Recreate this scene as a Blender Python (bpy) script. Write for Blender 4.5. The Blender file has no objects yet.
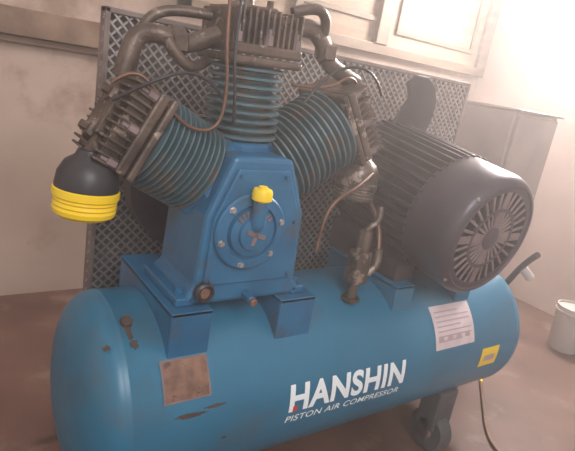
import bpy, bmesh, math, random
from mathutils import Matrix, Vector
random.seed(4)
S=bpy.context.scene
COL=S.collection
# ---------------------------------------------------------------- camera
yaw,pitch,roll,f=0.6477,0.2829,0.176,525.6
F=Vector((math.sin(yaw)*math.cos(pitch),math.cos(yaw)*math.cos(pitch),-math.sin(pitch)))
R0=Vector((math.cos(yaw),-math.sin(yaw),0)); U0=R0.cross(F)
c,s=math.cos(roll),math.sin(roll)
Rv=c*R0+s*U0; Uv=-s*R0+c*U0
cd=bpy.data.cameras.new('camera'); co=bpy.data.objects.new('camera',cd); COL.objects.link(co)
m=Matrix.Identity(4)
for i in range(3):
    m[i][0]=Rv[i]; m[i][1]=Uv[i]; m[i][2]=-F[i]
m.translation=Vector((-0.7083,-1.1302,1.2508))
co.matrix_world=m; cd.sensor_width=36; cd.lens=36*f/575; cd.clip_start=.05
S.camera=co
# ---------------------------------------------------------------- materials
def mat(name,c1,c2=None,scale=6,rough=.5,metal=0,bump=0,spots=None,spot_scale=9,spot_th=.62,stretch=(1,1,1),soft=.04,scuff=None):
    M=bpy.data.materials.new(name); M.use_nodes=True; nt=M.node_tree; N=nt.nodes; L=nt.links
    b=N['Principled BSDF']; b.inputs['Roughness'].default_value=rough; b.inputs['Metallic'].default_value=metal
    tc=N.new('ShaderNodeTexCoord'); mp=N.new('ShaderNodeMapping'); mp.inputs['Scale'].default_value=stretch
    L.new(tc.outputs['Object'],mp.inputs[0])
    n=N.new('ShaderNodeTexNoise'); n.inputs['Scale'].default_value=scale; n.inputs['Detail'].default_value=6
    L.new(mp.outputs[0],n.inputs['Vector'])
    r=N.new('ShaderNodeValToRGB'); r.color_ramp.elements[0].position=.35; r.color_ramp.elements[1].position=.68
    r.color_ramp.elements[0].color=(*c1,1); r.color_ramp.elements[1].color=(*(c2 or c1),1)
    L.new(n.outputs['Fac'],r.inputs[0]); out=r.outputs[0]
    lay=[]
    if spots: lay.append((spots,spot_scale,spot_th,soft))
    if scuff: lay.append(scuff)
    for colr,sc,th,sf in lay:
        n2=N.new('ShaderNodeTexNoise'); n2.inputs['Scale'].default_value=sc; n2.inputs['Detail'].default_value=8; n2.inputs['Roughness'].default_value=.65
        L.new(mp.outputs[0],n2.inputs['Vector'])
        r2=N.new('ShaderNodeValToRGB'); r2.color_ramp.elements[0].position=th; r2.color_ramp.elements[1].position=th+sf
        L.new(n2.outputs['Fac'],r2.inputs[0])
        mx=N.new('ShaderNodeMix'); mx.data_type='RGBA'; L.new(r2.outputs[0],mx.inputs[0]); L.new(out,mx.inputs[6]); mx.inputs[7].default_value=(*colr,1)
        out=mx.outputs[2]
    L.new(out,b.inputs['Base Color'])
    if bump:
        bp=N.new('ShaderNodeBump'); bp.inputs['Strength'].default_value=bump; bp.inputs['Distance'].default_value=.004
        n3=N.new('ShaderNodeTexNoise'); n3.inputs['Scale'].default_value=scale*8; n3.inputs['Detail'].default_value=4; L.new(mp.outputs[0],n3.inputs['Vector'])
        L.new(n3.outputs['Fac'],bp.inputs['Height']); L.new(bp.outputs[0],b.inputs['Normal'])
    return M
BLUE=mat('tank_blue',(.018,.14,.25),(.032,.18,.30),3,.34,0,.05,spots=(.055,.11,.15),spot_scale=5,spot_th=.54,soft=.22,scuff=((.09,.075,.07),22,.69,.03))
PBLUE=mat('pump_blue',(.011,.10,.215),(.024,.155,.30),7,.34,0,.1,spots=(.05,.085,.115),spot_scale=11,spot_th=.54,soft=.16,scuff=((.10,.08,.075),26,.68,.03))
CBLUE=mat('cylinder_blue',(.045,.105,.13),(.11,.18,.205),10,.42,.2,.2,spots=(.16,.13,.11),spot_scale=14,spot_th=.53,soft=.1)
BROWN=mat('oily_brown_iron',(.055,.038,.031),(.165,.12,.095),14,.40,.35,.4,spots=(.32,.25,.21),spot_scale=20,spot_th=.58)
COPPER=mat('copper_tube',(.13,.07,.05),(.21,.115,.08),20,.42,.6)
RUST=mat('rust',(.05,.035,.03),(.10,.06,.045),30,.8,0,.5)
DARK=mat('motor_dark',(.035,.025,.033),(.070,.052,.062),9,.42,.2,.2,spots=(.15,.11,.11),spot_scale=18,spot_th=.64)
MSHELL=mat('motor_shroud',(.042,.035,.052),(.08,.06,.076),6,.34,.3,.1)
GREY2=mat('grille_grey',(.17,.125,.135),(.27,.205,.205),15,.5,.3)
BLACK=mat('black_plastic',(.02,.018,.022),(.035,.03,.035),10,.4)
YEL=mat('yellow_plastic',(.85,.58,.01),(.9,.64,.03),10,.4)
WHITE=mat('white_lettering',(.80,.86,.9),None,5,.5)
RED=mat('red_mark',(.5,.04,.03),None,5,.5)
STK=mat('sticker_pink_white',(.56,.47,.50),(.66,.56,.57),20,.5)
STKT=mat('sticker_print',(.42,.31,.34),None,20,.5)
BRASS=mat('name_plate_bronze',(.15,.080,.060),(.27,.15,.105),35,.42,.3,spots=(.10,.06,.05),spot_scale=30,spot_th=.58)
STEEL=mat('galvanised_steel',(.40,.37,.37),(.58,.53,.52),25,.38,.7)
GUARDB=mat('guard_sheet',(.16,.12,.11),(.28,.22,.20),12,.6,.2,.1)
WALL=mat('wall_plaster',(.36,.255,.205),(.47,.355,.30),2.2,.85,0,.3,spots=(.28,.19,.145),spot_scale=3,spot_th=.52,soft=.15)
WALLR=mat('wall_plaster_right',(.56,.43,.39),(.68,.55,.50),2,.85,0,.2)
FLOOR=mat('floor_red_brown',(.085,.038,.028),(.14,.068,.050),3.5,.6,0,.3,spots=(.20,.125,.095),spot_scale=5,spot_th=.56,soft=.15)
WOOD=mat('wood_panel',(.20,.125,.08),(.30,.20,.14),3,.6,0,.2,stretch=(1,1,6))
WOODD=mat('wood_trim',(.11,.065,.04),(.19,.12,.08),4,.55,0,.2,stretch=(1,1,5))
BEAM=mat('beam_grimy',(.11,.06,.04),(.27,.175,.12),6,.55,.1,.3)
BOXM=mat('cabinet_paint',(.22,.18,.165),(.31,.25,.23),4,.45,.1,.1)
RUBBER=mat('grey_rubber',(.05,.05,.06),(.09,.09,.10),10,.6)
CREAM=mat('cream_plastic',(.42,.38,.36),(.52,.47,.44),5,.45)
# ---------------------------------------------------------------- helpers
def empty(name,loc=(0,0,0)):
    e=bpy.data.objects.new(name,None); e.location=loc; e.empty_display_size=.1; COL.objects.link(e); return e
def fin(bm,name,mt,parent=None,smooth=False,bevel=0,M=None,ang=None):
    me=bpy.data.meshes.new(name); 
    if M is not None: bm.transform(M)
    bmesh.ops.recalc_face_normals(bm,faces=bm.faces)
    bm.to_mesh(me); bm.free(); me.materials.append(mt)
    o=bpy.data.objects.new(name,me); COL.objects.link(o)
    if smooth:
        for p in me.polygons: p.use_smooth=True
        me.set_sharp_from_angle(angle=math.radians(ang or 35))
    if bevel:
        b=o.modifiers.new('b','BEVEL'); b.width=bevel; b.segments=2; b.limit_method='ANGLE'; b.angle_limit=math.radians(40)
    if parent: o.parent=parent; o.matrix_parent_inverse=Matrix.Translation(-parent.location)
    return o
def addbox(bm,lo,hi,M=None):
    vs=[bm.verts.new((x,y,z)) for x in (lo[0],hi[0]) for y in (lo[1],hi[1]) for z in (lo[2],hi[2])]
    for f_ in [(0,1,3,2),(4,6,7,5),(0,4,5,1),(2,3,7,6),(0,2,6,4),(1,5,7,3)]: bm.faces.new([vs[i] for i in f_])
    if M is not None:
        for v in vs: v.co=M@v.co
    return vs
def box(name,lo,hi,mt,parent=None,bevel=.003,M=None):
    bm=bmesh.new(); addbox(bm,lo,hi); return fin(bm,name,mt,parent,bevel=bevel,M=M)
def addlathe(bm,prof,seg=48,M=None):
    rings=[]
    for r,z in prof:
        if r<1e-6:
            v=bm.verts.new((0,0,z)); rings.append([v])
        else: rings.append([bm.verts.new((r*math.cos(2*math.pi*i/seg),r*math.sin(2*math.pi*i/seg),z)) for i in range(seg)])
    for a,b in zip(rings,rings[1:]):
        for i in range(seg):
            j=(i+1)%seg
            if len(a)==1 and len(b)==1: continue
            if len(a)==1: bm.faces.new([a[0],b[i],b[j]])
            elif len(b)==1: bm.faces.new([a[i],a[j],b[0]])
            else: bm.faces.new([a[i],a[j],b[j],b[i]])
    for k in (0,-1):
        if len(rings[k])>1: bm.faces.new(rings[k])
    if M is not None:
        for r in rings:
            for v in r: v.co=M@v.co
def lathe(name,prof,mt,parent=None,seg=48,M=None,smooth=True):
    bm=bmesh.new(); addlathe(bm,prof,seg); return fin(bm,name,mt,parent,smooth=smooth,M=M)
def axis(o,d,up=(0,1,0)):
    d=Vector(d).normalized(); u=Vector(up); x=u.cross(d)
    if x.length<1e-4: x=Vector((1,0,0)).cross(d)
    x.normalize(); y=d.cross(x)
    M_=Matrix.Identity(4)
    for i in range(3): M_[i][0]=x[i]; M_[i][1]=y[i]; M_[i][2]=d[i]
    M_.translation=Vector(o); return M_
def cyl(name,a,b,r,mt,parent=None,seg=24,bev=.15):
    a=Vector(a);b=Vector(b);L=(b-a).length;e=min(r,L)*bev
    return lathe(name,[(r-e,0),(r,e),(r,L-e),(r-e,L)],mt,parent,seg,axis(a,b-a))
def tube(name,pts,r,mt,parent=None,cyclic=False,res=8):
    cu=bpy.data.curves.new(name,'CURVE'); cu.dimensions='3D'; cu.bevel_depth=r; cu.bevel_resolution=4; cu.resolution_u=res; cu.use_fill_caps=True
    sp=cu.splines.new('NURBS'); sp.points.add(len(pts)-1)
    for q,p_ in zip(sp.points,pts): q.co=(*p_,1)
    sp.use_endpoint_u=True; sp.order_u=3; sp.use_cyclic_u=cyclic
    o=bpy.data.objects.new(name,cu); COL.objects.link(o)
    dg=bpy.context.evaluated_depsgraph_get(); me=bpy.data.meshes.new_from_object(o.evaluated_get(dg))
    bpy.data.objects.remove(o); me.materials.clear(); me.materials.append(mt)
    for p_ in me.polygons: p_.use_smooth=True
    o=bpy.data.objects.new(name,me); COL.objects.link(o)
    if parent: o.parent=parent; o.matrix_parent_inverse=Matrix.Translation(-parent.location)
    return o
def prism(name,poly,y0,y1,mt,parent=None,bevel=.006):
    bm=bmesh.new(); a=[bm.verts.new((x,y0,z)) for x,z in poly]; b=[bm.verts.new((x,y1,z)) for x,z in poly]
    bm.faces.new(a); bm.faces.new(b[::-1]); n=len(poly)
    for i in range(n): bm.faces.new([a[i],a[(i+1)%n],b[(i+1)%n],b[i]])
    return fin(bm,name,mt,parent,bevel=bevel)
def bolts(name,pts,d,r,h,mt,parent):
    bm=bmesh.new()
    for p_ in pts:
        M_=axis(p_,d); addlathe(bm,[(r*1.5,0),(r*1.5,h*.25),(r,h*.26),(r,h)],6,M_)
    return fin(bm,name,mt,parent)
# ---------------------------------------------------------------- room
box('floor',(-3,-3,-.05),(2.75,1.45,0),FLOOR,bevel=0)
box('wall_back',(-3,1.45,-.05),(2.85,1.55,3),WALL,bevel=0)
bm=bmesh.new()
for lo,hi in [((2.75,-3,-.05),(2.85,1.45,1.75)),((2.75,-3,2.6),(2.85,1.45,3)),((2.75,-3,1.75),(2.85,.10,2.6)),((2.75,1.1,1.75),(2.85,1.45,2.6))]: addbox(bm,lo,hi)
fin(bm,'wall_right',WALLR)
w=empty('window_1',(2.8,.6,2.17))
bm=bmesh.new()
for lo,hi in [((2.76,.10,1.75),(2.83,.15,2.6)),((2.76,1.05,1.75),(2.83,1.1,2.6)),((2.76,.15,1.75),(2.83,1.05,1.8)),((2.76,.15,2.55),(2.83,1.05,2.6)),((2.77,.58,1.8),(2.82,.61,2.55))]: addbox(bm,lo,hi)
fin(bm,'frame',CREAM,w)
G=bpy.data.materials.new('daylit_frosted_glass'); G.use_nodes=True; gb=G.node_tree.nodes['Principled BSDF']
gb.inputs['Base Color'].default_value=(.9,.9,.9,1); gb.inputs['Emission Color'].default_value=(1,.92,.87,1); gb.inputs['Emission Strength'].default_value=28
box('pane',(2.79,.15,1.8),(2.80,1.05,2.55),G,w,bevel=0)
box('trim_1',(-3,1.40,1.20),(.35,1.45,1.31),BEAM)
box('trim_2',(-3,1.42,1.17),(.35,1.45,1.20),WOODD)
pn=empty('wall_panelling',(1.5,1.43,2.0))
box('board',(.35,1.43,1.46),(2.75,1.45,3),WOOD,pn)
bm=bmesh.new()
for lo,hi in [((.35,1.40,1.44),(2.75,1.43,1.50)),((.35,1.40,1.44),(.41,1.43,3)),((1.0,1.40,1.5),(1.05,1.43,3)),((1.62,1.39,1.5),(1.72,1.43,3)),((2.65,1.40,1.5),(2.75,1.43,3)),((1.05,1.415,1.62),(1.62,1.43,1.65)),((1.80,1.415,1.58),(2.58,1.43,1.61)),((1.80,1.415,1.6),(1.83,1.43,2.4)),((2.55,1.415,1.6),(2.58,1.43,2.4))]: addbox(bm,lo,hi)
fin(bm,'frame',WOODD,pn,bevel=.004)
# scatter volume added to imitate lens flare veil and bloom, not real dust
hz=bpy.data.materials.new('veil_scatter'); hz.use_nodes=True; nt=hz.node_tree; nt.nodes.remove(nt.nodes['Principled BSDF'])
vs=nt.nodes.new('ShaderNodeVolumeScatter'); vs.inputs['Color'].default_value=(1,.89,.85,1); vs.inputs['Density'].default_value=.075; vs.inputs['Anisotropy'].default_value=.55
nt.links.new(vs.outputs[0],nt.nodes['Material Output'].inputs['Volume'])
box('veil_volume',(-2.9,-2.9,.001),(2.745,1.395,2.95),hz,bevel=0)
# ---------------------------------------------------------------- tank
TZ=.42; TR=.25
tank=empty('air_receiver_tank',(.33,0,TZ))
prof=[]
x0,x1=-.355,1.10
for i in range(0,13):
    a=i/12*math.pi/2; prof.append((TR*math.sin(a)**.85 if i else 0,x0-.085*math.cos(a)))
prof+= [(TR,x0+.004),(TR+.002,x0+.008),(TR+.002,x0+.012),(TR,x0+.016)]
for k in range(1,8): prof.append((TR,x0+.016+(x1-x0-.032)*k/8))
prof+= [(TR,x1-.016),(TR+.002,x1-.012),(TR+.002,x1-.008),(TR,x1-.004)]
for i in range(0,13):
    a=math.pi/2-i/12*math.pi/2; prof.append((TR*math.sin(a)**.85 if i<12 else 0,x1+.105*math.cos(a)))
lathe('shell',prof,BLUE,tank,96,axis((0,0,TZ),(1,0,0)))
def cpt(x,th,r=TR):
    t=math.radians(th); return Vector((x,-r*math.cos(t),TZ+r*math.sin(t)))
def patch(name,x0_,x1_,t0,t1,mt,off=.0012,parent=tank,nx=6,nt=8):
    bm=bmesh.new(); g=[[bm.verts.new(cpt(x0_+(x1_-x0_)*i/nx,t0+(t1-t0)*j/nt,TR+off)) for j in range(nt+1)] for i in range(nx+1)]
    for i in range(nx):
        for j in range(nt): bm.faces.new([g[i][j],g[i+1][j],g[i+1][j+1],g[i][j+1]])
    return fin(bm,name,mt,parent)
def blob(name,xc,tc_,rx,rt,mt,off=.0013):
    bm=bmesh.new(); cv=bm.verts.new(cpt(xc,tc_,TR+off)); n=22; ring=[]
    for i in range(n):
        a=2*math.pi*i/n; k=random.uniform(.55,1.1); ring.append(bm.verts.new(cpt(xc+rx*k*math.cos(a),tc_+rt*k*math.sin(a),TR+off)))
    for i in range(n): bm.faces.new([cv,ring[i],ring[(i+1)%n]])
    return fin(bm,name,mt,tank)
patch('name_plate',-.27,-.165,23,43,BRASS,.003)
patch('name_plate_rim',-.275,-.160,22,44,GREY2,.0018)
patch('warning_sticker',.635,.835,15,47.5,STK)
for k in range(7): patch('sticker_line_%d'%k,.65,.82 if k%3 else .77,42-k*3.6,43.0-k*3.6,STKT,.0018,nt=1)
for k in range(4): patch('sticker_icon_%d'%k,.65+k*.045,.675+k*.045,21,25,STKT,.002,nt=2)
patch('yellow_sticker',.89,.99,-10,7,YEL)
patch('yellow_sticker_print',.91,.97,-5,0,STKT,.0018)
for i,(x,t,rx,rt,) in enumerate([(-.21,14,.055,1.3),(-.15,16,.03,1.0),(-.325,62,.008,6),(-.32,55,.010,3),(-.38,55,.011,1.8),(.2,4,.006,.8),(-.30,-8,.007,1.2),(-.12,-5,.008,1)]): blob('rust_patch_%d'%i,x,t,rx,rt,RUST)
cyl('port_boss',cpt(-.325,68,TR-.01),cpt(-.325,68,TR+.012),.014,RUST,tank,8)
def tanktext(name,txt,x0_,x1_,t0,t1,mt,shear=0,offs=0,slope=0):
    cu=bpy.data.curves.new(name,'FONT'); cu.body=txt; cu.size=1; cu.offset=offs; cu.shear=shear; cu.space_character=1.06
    o=bpy.data.objects.new(name,cu); COL.objects.link(o)
    dg=bpy.context.evaluated_depsgraph_get(); me=bpy.data.meshes.new_from_object(o.evaluated_get(dg)); bpy.data.objects.remove(o)
    bm=bmesh.new(); bm.from_mesh(me)
    xs=[v.co.x for v in bm.verts]; ys=[v.co.y for v in bm.verts]; ax,bx,ay,by=min(xs),max(xs),min(ys),max(ys)
    for k in range(1,10):
        g=bm.verts[:]+bm.edges[:]+bm.faces[:]
        bmesh.ops.bisect_plane(bm,geom=g,plane_co=(0,ay+(by-ay)*k/10,0),plane_no=(0,1,0))
    for v in bm.verts:
        u=(v.co.x-ax)/(bx-ax); w_=(v.co.y-ay)/(by-ay)
        v.co=cpt(x0_+(x1_-x0_)*u,t0+slope*u+(t1-t0)*w_,TR+.0016)
    me2=bpy.data.meshes.new(name); bm.to_mesh(me2); bm.free(); me2.materials.append(mt)
    o=bpy.data.objects.new(name,me2); COL.objects.link(o); o.parent=tank; o.matrix_parent_inverse=Matrix.Translation(-tank.location)
tanktext('brand_lettering','HANSHIN',.065,.495,-1,17,WHITE,0,.034,-2)
tanktext('caption_lettering','PISTON AIR COMPRESSOR',.06,.485,-8,-3.5,WHITE,.15,.01,-2)
patch('lettering_red_dot',.078,.092,-1,3,RED,.002,nt=2)
for nm,x,y in [('a',-.25,-.17),('b',-.25,.17),('c',.84,-.17),('d',.84,.17)]:
    box('foot_bracket_'+nm,(x-.05,y-.04,.10),(x+.05,y+.04,.26),BLUE if nm in 'ab' else RUBBER,tank,.006)
    cyl('wheel_'+nm,(x-.03,y,.08),(x+.03,y,.08),.08,RUBBER,tank,40)
    cyl('wheel_hub_'+nm,(x-.04,y,.08),(x+.04,y,.08),.03,GREY2,tank,24)
    for dx in (-.05,.042): box('fork_%s_%s'%(nm,'l' if dx<0 else 'r'),(x+dx,y-.02,.05),(x+dx+.008,y+.02,.14),DARK,tank,.003)
def saddle(nm,xa,xb,ztop,y=.185,mt=PBLUE,parent=tank):
    bm=bmesh.new()
    zb=TZ+math.sqrt(TR**2-y**2)-.02
    addbox(bm,(xa,-y-.006,ztop-.010),(xb,y+.006,ztop))
    addbox(bm,(xa,-y-.006,zb),(xb,-y,ztop-.001)); addbox(bm,(xa,y,zb),(xb,y+.006,ztop-.001))
    n=10
    for xx in (xa,xb-.008):
        vs=[]
        for k in range(n+1):
            yy=-y+2*y*k/n; vs.append((yy,TZ+math.sqrt(TR**2-yy*yy)-.006))
        poly=[(-y,ztop-.002)]+vs+[(y,ztop-.002)]
        a=[bm.verts.new((xx,q[0],q[1])) for q in poly]; b=[bm.verts.new((xx+.008,q[0],q[1])) for q in poly]
        bm.faces.new(a); bm.faces.new(b[::-1])
        for i in range(len(poly)): bm.faces.new([a[i],a[(i+1)%len(poly)],b[(i+1)%len(poly)],b[i]])
    fin(bm,'saddle_'+nm,mt,parent,bevel=.002)
saddle('left',-.255,-.155,.705,.172); saddle('right',.035,.145,.705,.172)
saddle('motor_left',.47,.55,.69,.16,BLUE); saddle('motor_right',.77,.85,.69,.16,BLUE)
# ---------------------------------------------------------------- pump
pump=empty('compressor_pump',(-.06,0,.705))
CX=-.058
poly=[(CX-.155,.705),(CX+.16,.705),(CX+.16,.73),(CX+.143,.745),(CX+.135,.92),(CX+.078,1.055),(CX-.078,1.055),(CX-.130,.92),(CX-.138,.745),(CX-.155,.73)]
prism('crankcase',poly,-.15,.06,PBLUE,pump,.010)
poly2=[(CX-.12,.755),(CX+.125,.755),(CX+.118,.915),(CX+.068,1.03),(CX-.068,1.03),(CX-.115,.915)]
prism('front_cover_plate',poly2,-.158,-.148,PBLUE,pump,.004)
BX,BZ=CX-.022,.887
lathe('bearing_cover',[(.092,0),(.092,.012),(.088,.016),(.066,.018),(.064,.010),(.060,.010),(.056,.020),(.040,.024),(.038,.032),(.018,.036),(0,.036)],PBLUE,pump,56,axis((BX,-.156,BZ),(0,-1,0)))
bolts('cover_bolts',[(BX+.079*math.cos(a),-.171,BZ+.079*math.sin(a)) for a in [i*math.pi/3+.3 for i in range(6)]],(0,-1,0),.006,.008,STEEL,pump)
bolts('case_bolts',[(x,-.157,z) for x,z in [(CX-.105,.77),(CX+.11,.77),(CX-.103,.905),(CX+.105,.905),(CX-.06,1.015),(CX+.06,1.015)]],(0,-1,0),.006,.008,PBLUE,pump)
bm=bmesh.new()
for i in range(9):
    a=math.radians(40+i*12.5); p_=Vector((BX+.050*math.cos(a),-.1775,BZ+.050*math.sin(a)))
    addbox(bm,(-.0035,-.003,-.006),(.0035,.003,.006),Matrix.Translation(p_)@Matrix.Rotation(-(a-math.pi/2),4,'Y'))
for i in range(4):
    addbox(bm,(-.005,-.004,0),(.005,.006,.026),Matrix.Translation((BX,-.190,BZ))@Matrix.Rotation(i*math.pi/2+.3,4,'Y'))
fin(bm,'cover_relief',GREY2,pump,bevel=.001)
tube('breather_elbow',[(BX-.0,-.165,.895),(BX-.0,-.185,.905),(BX-.0,-.19,.925),(BX-.0,-.19,.967)],.018,PBLUE,pump)
lathe('oil_filler_cap',[(.018,0),(.023,.004),(.023,.022),(.020,.028),(.010,.030),(.010,.034),(0,.034)],YEL,pump,20,axis((BX,-.19,.967),(0,0,1)))
lathe('sight_glass',[(.024,0),(.024,.012),(.019,.016),(.016,.010),(0,.010)],BLACK,pump,32,axis((CX-.118,-.156,.742),(0,-1,0)))
cyl('sight_lens',(CX-.118,-.165,.742),(CX-.118,-.169,.742),.012,BRASS,pump)
cyl('drain_pipe',(CX+.0,-.15,.722),(CX+.0,-.185,.718),.011,PBLUE,pump)
cyl('drain_plug',(CX+.0,-.185,.718),(CX+.0,-.197,.717),.009,BRASS,pump)
bolts('foot_bolts',[(CX-.16,-.12,.725),(CX+.165,-.12,.725)],(0,0,1),.009,.016,PBLUE,pump)
for nm,xx in (('l',CX-.178),('r',CX+.14)): box('foot_lug_'+nm,(xx,-.15,.705),(xx+.04,.06,.726),PBLUE,pump,.004)
def finned(nm,o,d,r,L,nf,hd,r0=.7,col=CBLUE,flange=.02,hs_=.98,T_=.052,seed=0):
    """finned barrel with flange, valve plate and finned cylinder head"""
    M_=axis(o,d); p_=[]
    lathe(nm+'_barrel_flange',[(r*1.0,-.03),(r*1.0,flange*.6),(r*.93,flange)],PBLUE,pump,8,M_@Matrix.Rotation(math.pi/8,4,'Z'),False)
    z=flange; st=(L-flange)/nf; p_=[(r*r0,z)]
    for i in range(nf):
        p_+=[(r*r0,z+st*.15),(r*.97,z+st*.28),(r,z+st*.36),(r,z+st*.62),(r*.97,z+st*.7),(r*r0,z+st*.85)]; z+=st
    p_.append((r*r0,L))
    lathe(nm+'_barrel',p_,col,pump,56,M_)
    bm=bmesh.new(); h=r*hs_
    addbox(bm,(-h,-h,L),(h,h,L+.018)); addbox(bm,(-h*.97,-h*.97,L+.021),(h*.97,h*.97,L+.045))
    fin(bm,nm+'_valve_plate',hd,pump,bevel=.006,M=M_)
    bm=bmesh.new(); n=12
    for i in range(n):
        x=-h*.9+1.8*h*i/(n-1); addbox(bm,(x-.0028,-h*.9,L+.044),(x+.0028,h*.9,L+.045+T_*(1 if i%2 else .92)))
    addbox(bm,(-h*.9,-h*.75,L+.044),(h*.9,h*.75,L+.045+T_*.72))
    addbox(bm,(-h*.45,-h*.45,L+.044),(h*.45,h*.45,L+.045+T_*1.08))
    fin(bm,nm+'_head_fins',hd,pump,bevel=.002,M=M_)
    q=[(sx*h*.82,sy*h*.82,L+.045) for sx in (-1,1) for sy in (-1,1)]+[(0,-h*.86,L+.045),(0,h*.86,L+.045)]
    bm=bmesh.new()
    for a in q: addlathe(bm,[(.011,0),(.011,.02),(.006,.021),(.006,.035)],6,Matrix.Translation(a))
    fin(bm,nm+'_head_bolts',GREY2,pump,M=M_)
    for k,sx in enumerate((-.45,.45)):
        lathe(nm+'_valve_cap_%d'%k,[(.024,L+.05),(.024,L+.045+T_),(.020,L+.055+T_),(.009,L+.056+T_),(.009,L+.07+T_),(0,L+.07+T_)],hd,pump,6,M_@Matrix.Translation((sx*h,0,0)),False)
    return M_
finned('centre',(CX+.01,0,1.055),(-.03,0,1),.090,.195,9,BROWN,.70,hs_=1.04,T_=.075)
a1=math.radians(27); dl=(-math.cos(a1),0,math.sin(a1))
finned('left',(CX-.088,-.02,.985),dl,.106,.175,11,BROWN,.74,hs_=.90)
a2=math.radians(34); dr=(math.cos(a2),0,math.sin(a2))
finned('right',(CX+.105,.02,.985),dr,.117,.240,12,BROWN,.74,hs_=.90)
def filt(nm,o,low,body):
    lathe(nm+'_filter_dome',[(0,.09),(.025,.09),(.03,.078),(.048,.065),(.060,.042),(.063,.02),(.063,.012),(0,.012)],body,pump,40,axis(o,(0.05,0,1)))
    lathe(nm+'_filter_element',[(0,.014),(.060,.014),(.066,.010),(.066,-.004),(.060,-.008),(.063,-.012),(.059,-.016),(.063,-.022),(.059,-.026),(.063,-.031),(.061,-.040),(.05,-.048),(0,-.048)],low,pump,40,axis(o,(0.05,0,1)))
filt('left',(-.42,-.06,.945),YEL,BLACK)
filt('right',(.37,-.0,.965),BROWN,BROWN)
tube('left_filter_neck',[(-.415,-.06,1.0),(-.41,-.06,1.05),(-.37,-.03,1.06)],.022,BROWN,pump)
tube('right_filter_neck',[(.37,0,1.05),(.37,0,1.09),(.35,0,1.12)],.022,BROWN,pump)
tube('left_manifold',[(-.34,.02,1.18),(-.33,.02,1.24),(-.31,.02,1.275),(-.27,0,1.28),(-.23,0,1.265),(-.19,0,1.275),(-.14,0,1.30)],.021,BROWN,pump)
tube('left_cross_pipe',[(-.31,.06,1.18),(-.30,.06,1.27),(-.27,.07,1.32),(-.21,.06,1.34),(-.14,.04,1.34)],.012,BROWN,pump)
tube('left_return_elbow',[(-.27,-.03,1.27),(-.24,-.04,1.23),(-.20,-.03,1.22),(-.16,0,1.24)],.012,BROWN,pump)
tube('right_manifold',[(.03,0,1.33),(.07,0,1.355),(.12,0,1.36),(.16,0,1.33),(.18,0,1.29),(.22,0,1.27),(.29,0,1.25)],.022,BROWN,pump)
tube('right_return_elbow',[(.03,-.03,1.38),(.09,-.04,1.41),(.14,-.03,1.38),(.15,0,1.34)],.013,BROWN,pump)
tube('centre_riser',[(CX-.01,.02,1.36),(CX-.015,.02,1.42),(CX-.02,.03,1.50),(CX+.05,.04,1.54),(CX+.12,.04,1.54)],.020,BROWN,pump)
for nm,p_ in (('l',(-.235,0,1.268)),('r',(.17,0,1.31))): 
    cyl('manifold_union_'+nm,(p_[0]-.018,0,p_[2]),(p_[0]+.018,0,p_[2]+.002),.032,BROWN,pump,6)
tube('unloader_tube_left',[(-.17,-.09,1.48),(-.175,-.1,1.32),(-.155,-.11,1.18),(-.17,-.11,1.10),(-.24,-.11,1.10),(-.30,-.10,1.16),(-.35,-.08,1.21),(-.39,-.07,1.17)],.004,COPPER,pump)
tube('unloader_tube_centre',[(-.14,-.09,1.48),(-.15,-.10,1.28),(-.14,-.11,1.20),(-.12,-.09,1.12)],.0035,BLACK,pump)
tube('unloader_tube_right',[(.04,-.06,1.22),(.14,-.08,1.22),(.20,-.08,1.27),(.24,-.06,1.25)],.004,COPPER,pump)
tube('unloader_hose_right',[(.30,-.10,1.23),(.25,-.12,1.28),(.17,-.11,1.29),(.10,-.10,1.25),(.06,-.09,1.18)],.0035,BLACK,pump)
tube('unloader_hose_left',[(-.39,-.09,1.14),(-.33,-.13,1.19),(-.25,-.12,1.22),(-.17,-.10,1.19),(-.14,-.09,1.15)],.0035,BLACK,pump)
tube('drop_tube',[(.33,-.10,1.02),(.25,-.14,.99),(.17,-.15,.96),(.14,-.15,.90),(.14,-.15,.82)],.0055,COPPER,pump)
fw=[(.02,0),(.05,0),(.05,.02),(.16,.02),(.16,0),(.19,0),(.19,.06),(.16,.06),(.16,.04),(.05,.04),(.05,.06),(.02,.06)]
lathe('flywheel',fw,DARK,pump,64,axis((CX,.17,.905),(0,1,0)))
cyl('crankshaft',(CX,.05,.905),(CX,.24,.905),.022,GREY2,pump)
# pressure switch / regulator column
ps=empty('pressure_regulator',(.33,-.12,.645))
cyl('flange',(.33,-.12,.643),(.33,-.12,.655),.028,BROWN,ps,8)
cyl('stem',(.33,-.12,.65),(.335,-.12,.74),.015,BROWN,ps)
box('valve_body',(.305,-.145,.70),(.36,-.095,.80),BROWN,ps,.008)
cyl('bonnet',(.333,-.12,.80),(.335,-.12,.86),.020,BROWN,ps,8)
tube('elbow',[(.33,-.12,.72),(.37,-.13,.73),(.40,-.13,.76),(.40,-.12,.80)],.014,BROWN,ps)
tube('lever',[(.335,-.12,.86),(.35,-.13,.88),(.37,-.13,.90),(.37,-.12,.93)],.009,BROWN,ps)
tube('feed_tube',[(.40,-.12,.80),(.41,-.1,.85),(.42,-.05,.90),(.42,.0,.93)],.008,COPPER,ps)
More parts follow.
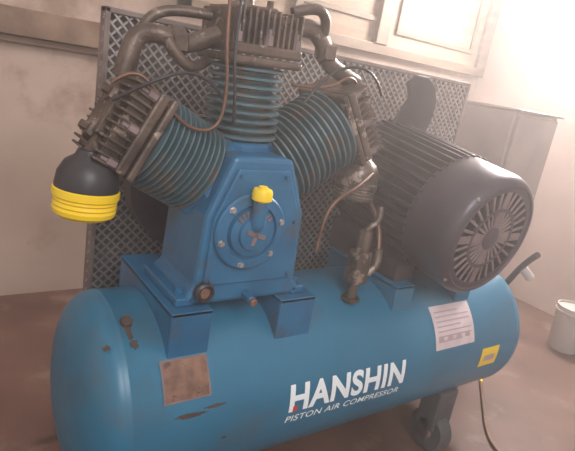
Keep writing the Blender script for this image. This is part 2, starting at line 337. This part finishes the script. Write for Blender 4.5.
# ---------------------------------------------------------------- motor
MX,MZ=.660,.889
mot=empty('electric_motor',(MX,0,.69))
lathe('stator_core',[(.06,.27),(.12,.265),(.155,.24),(.168,.22),(.168,-.13),(.05,-.13)],DARK,mot,56,axis((MX,0,MZ),(0,1,0)))
bm=bmesh.new()
for i in range(44):
    a=2*math.pi*i/44
    addbox(bm,(-.003,-.12,.155),(.003,.235,.200),Matrix.Rotation(a,4,'Y'))
fin(bm,'cooling_fins',DARK,mot,bevel=.0015,M=Matrix.Translation((MX,0,MZ)))
lathe('fan_cowl',[(.184,0),(.191,.004),(.194,.01),(.194,.14),(.189,.160),(.178,.172),(.170,.174),(.166,.170),(.166,.12),(.160,.01)],MSHELL,mot,72,axis((MX,-.105,MZ),(0,-1,0)))
lathe('rear_end_bell',[(.03,0),(.10,0),(.17,-.02),(.192,-.03),(.192,-.055),(.16,-.06)],DARK,mot,56,axis((MX,.275,MZ),(0,1,0)))
bm=bmesh.new()
Mg=axis((MX,-.268,MZ),(0,-1,0))
def addlathe2(bm,pr,M_,seg=72):
    rs=[[bm.verts.new(M_@Vector((r*math.cos(2*math.pi*i/seg),r*math.sin(2*math.pi*i/seg),z))) for i in range(seg)] for r,z in pr[:-1]]
    rs.append(rs[0])
    for a,b in zip(rs,rs[1:]):
        for i in range(seg): bm.faces.new([a[i],a[(i+1)%seg],b[(i+1)%seg],b[i]])
def ring(bm,r0,r1,z0,z1,M_): addlathe2(bm,[(r0,z0),(r1,z0),(r1,z1),(r0,z1),(r0,z0)],M_)
ring(bm,.148,.172,0,.006,Mg)
ring(bm,.086,.097,0,.006,Mg)
fin(bm,'grille_rings',MSHELL,mot,smooth=True)
lathe('grille_hub',[(0,0),(.036,0),(.036,.007),(.03,.009),(0,.009)],MSHELL,mot,40,Mg)
bm=bmesh.new()
for i in range(28):
    a=2*math.pi*i/28
    wdt=.012 if i%7==0 else .004
    addbox(bm,(-wdt,.03,0.0005),(wdt,.154,.0055),Mg@Matrix.Rotation(a,4,'Z'))
fin(bm,'grille_bars',GREY2,mot,bevel=.001)
lathe('grille_back',[(0,-.10),(.160,-.10),(.160,-.09),(0,-.09)],BLACK,mot,48,Mg)
bm=bmesh.new()
for i in range(8): addbox(bm,(-.004,.02,-.09),(.004,.14,-.03),Mg@Matrix.Rotation(i*math.pi/4,4,'Z')@Matrix.Rotation(.4,4,'Y'))
fin(bm,'cooling_fan_blades',BLACK,mot)
bolts('cowl_screws',[(MX+.184*math.cos(a),-.270,MZ+.184*math.sin(a)) for a in (.8,2.4,3.9,5.5)],(0,-1,0),.004,.006,STEEL,mot)
box('terminal_box',(MX+.13,-.04,.93),(MX+.23,.12,1.03),DARK,mot,.008)
prism('rear_cover_plate',[(MX-.07,1.03),(MX+.12,1.03),(MX+.135,1.10),(MX+.13,1.17),(MX+.10,1.22),(MX+.05,1.25),(MX-.01,1.25),(MX-.04,1.22),(MX-.01,1.17),(MX-.04,1.10)],.19,.205,BLACK,mot,.006)
cyl('motor_pulley',(MX,.245,MZ),(MX,.295,MZ),.06,BLACK,mot,40)
mot.rotation_euler=(math.radians(8),0,0); mot.location.z+=.037
bpy.context.view_layer.update()
for nm,xx in (('l',-.17),('r',.09)):
    bm=bmesh.new(); pr=[(-.13,.691),(.20,.691),(.20,.80),(-.13,.745)]
    a=[bm.verts.new((MX+xx,y,z)) for y,z in pr]; b=[bm.verts.new((MX+xx+.08,y,z)) for y,z in pr]
    bm.faces.new(a); bm.faces.new(b[::-1])
    for i in range(4): bm.faces.new([a[i],a[(i+1)%4],b[(i+1)%4],b[i]])
    o=fin(bm,'foot_wedge_'+nm,DARK,mot,bevel=.004); o.matrix_parent_inverse=mot.matrix_world.inverted()
# ---------------------------------------------------------------- belt guard
bg=empty('belt_guard',(.45,.34,0))
GX0,GX1,GZ0,GZ1,GY=-.29,1.25,.42,1.33,.36
box('back_sheet',(GX0,GY+.03,GZ0),(GX1,GY+.034,GZ1),GUARDB,bg,0)
bm=bmesh.new()
for lo,hi in [((GX0,GY-.01,GZ1-.015),(GX1,GY+.03,GZ1)),((GX0,GY-.01,GZ0),(GX1,GY+.03,GZ0+.015)),((GX0,GY-.01,GZ0),(GX0+.015,GY+.03,GZ1)),((GX1-.015,GY-.01,GZ0),(GX1,GY+.03,GZ1)),
   ((GX0,GY,0),(GX0+.03,GY+.03,GZ0+.01)),((GX1-.03,GY,0),(GX1,GY+.03,GZ0+.01))]: addbox(bm,lo,hi)
fin(bm,'frame',GUARDB,bg,bevel=.003)
bm=bmesh.new(); sp=.030; H=GZ1-GZ0
for sgn in (1,-1):
    x=GX0-H
    while x<GX1+H:
        xa,za,xb,zb=x,GZ0,x+sgn*H,GZ1
        t0,t1=0,1
        dx=xb-xa
        for lim,lower in ((GX0,True),(GX1,False)):
            tt=(lim-xa)/dx
            if (dx>0)==lower: t0=max(t0,tt)
            else: t1=min(t1,tt)
        if t1-t0>.02:
            A=Vector((xa+dx*t0,GY+(.002 if sgn>0 else -.002),za+(zb-za)*t0)); B=Vector((xa+dx*t1,GY+(.002 if sgn>0 else -.002),za+(zb-za)*t1))
            M_=axis(A,B-A); addbox(bm,(-.0028,-.0028,0),(.0028,.0028,(B-A).length),M_)
        x+=sp
fin(bm,'wire_mesh',STEEL,bg)
# ---------------------------------------------------------------- control cabinet
cb=empty('electrical_control_box',(1.65,.38,0))
box('enclosure',(1.49,.26,.74),(1.85,.54,1.25),BOXM,cb,.008)
box('door',(1.505,.245,.755),(1.835,.261,1.235),BOXM,cb,.005)
box('rain_lid',(1.48,.235,1.25),(1.86,.55,1.262),BOXM,cb,.004)
box('stand_post',(1.63,.36,.02),(1.69,.42,.75),STEEL,cb,.004)
box('stand_foot',(1.51,.26,0),(1.81,.52,.02),STEEL,cb,.004)
cyl('latch',(1.53,.236,.97),(1.53,.246,.97),.012,BLACK,cb)
# ---------------------------------------------------------------- floor things at right
def bucket(name,x,y,r,h,mt):
    e=empty(name,(x,y,0)); Mb=Matrix.Translation((x,y,0))
    lathe('body',[(r*.82,0),(r*.84,.004),(r*.97,h*.86),(r*1.04,h*.87),(r*1.04,h*.90),(r,h*.905),(r*1.0,h),(r*.95,h),(r*.95,h*.95),(0,h*.95)],mt,e,40,Mb)
    tube('handle',[(x-r,y-.005,h*.88),(x-r*.8,y-r*.9,h*.7),(x,y-r*1.05,h*.6),(x+r*.8,y-r*.9,h*.7),(x+r,y-.005,h*.88)],.004,STEEL,e)
bucket('paint_bucket',2.33,.09,.095,.26,CREAM)
hs=empty('air_outlet_valve',(1.23,-.06,.5))
tube('hose',[(1.225,-.02,.50),(1.235,-.06,.56),(1.24,-.10,.66),(1.23,-.14,.72),(1.21,-.17,.75)],.012,BLACK,hs)
tube('hose_tail',[(1.225,-.02,.50),(1.235,0,.42),(1.23,0,.2),(1.25,.02,.008),(1.4,.1,.008)],.008,BLACK,hs)
cyl('valve_handle',(1.245,-.11,.67),(1.29,-.13,.63),.018,CREAM,hs)
ch=empty('air_hose',(1.3,-.1,0))
tube('line',[(1.62,.15,.008),(1.45,.02,.008),(1.30,-.10,.008),(1.15,-.22,.008),(1.08,-.32,.008),(1.06,-.45,.008)],.006,COPPER,ch)
tube('yellow_tip',[(1.62,.15,.009),(1.53,.08,.009),(1.46,.025,.009)],.0075,YEL,ch)
# ---------------------------------------------------------------- light
W=bpy.data.worlds.new('world'); S.world=W; W.use_nodes=True
bgN=W.node_tree.nodes['Background']; bgN.inputs[0].default_value=(1,.87,.80,1); bgN.inputs[1].default_value=.78
def area(name,loc,tgt,size,e,col):
    l=bpy.data.lights.new(name,'AREA'); l.energy=e; l.size=size; l.color=col
    o=bpy.data.objects.new(name,l); o.location=loc; COL.objects.link(o)
    d=Vector(tgt)-Vector(loc); o.rotation_euler=d.to_track_quat('-Z','Y').to_euler()
area('window_daylight',(2.65,.5,2.2),(.2,-.4,.8),.8,165,(1,.91,.85))
area('front_fill',(-.6,-2.4,2.4),(.2,0,.6),1.2,46,(1,.97,.97))  # soft fill lamp added behind the camera; no doorway there
S.view_settings.view_transform='Standard'
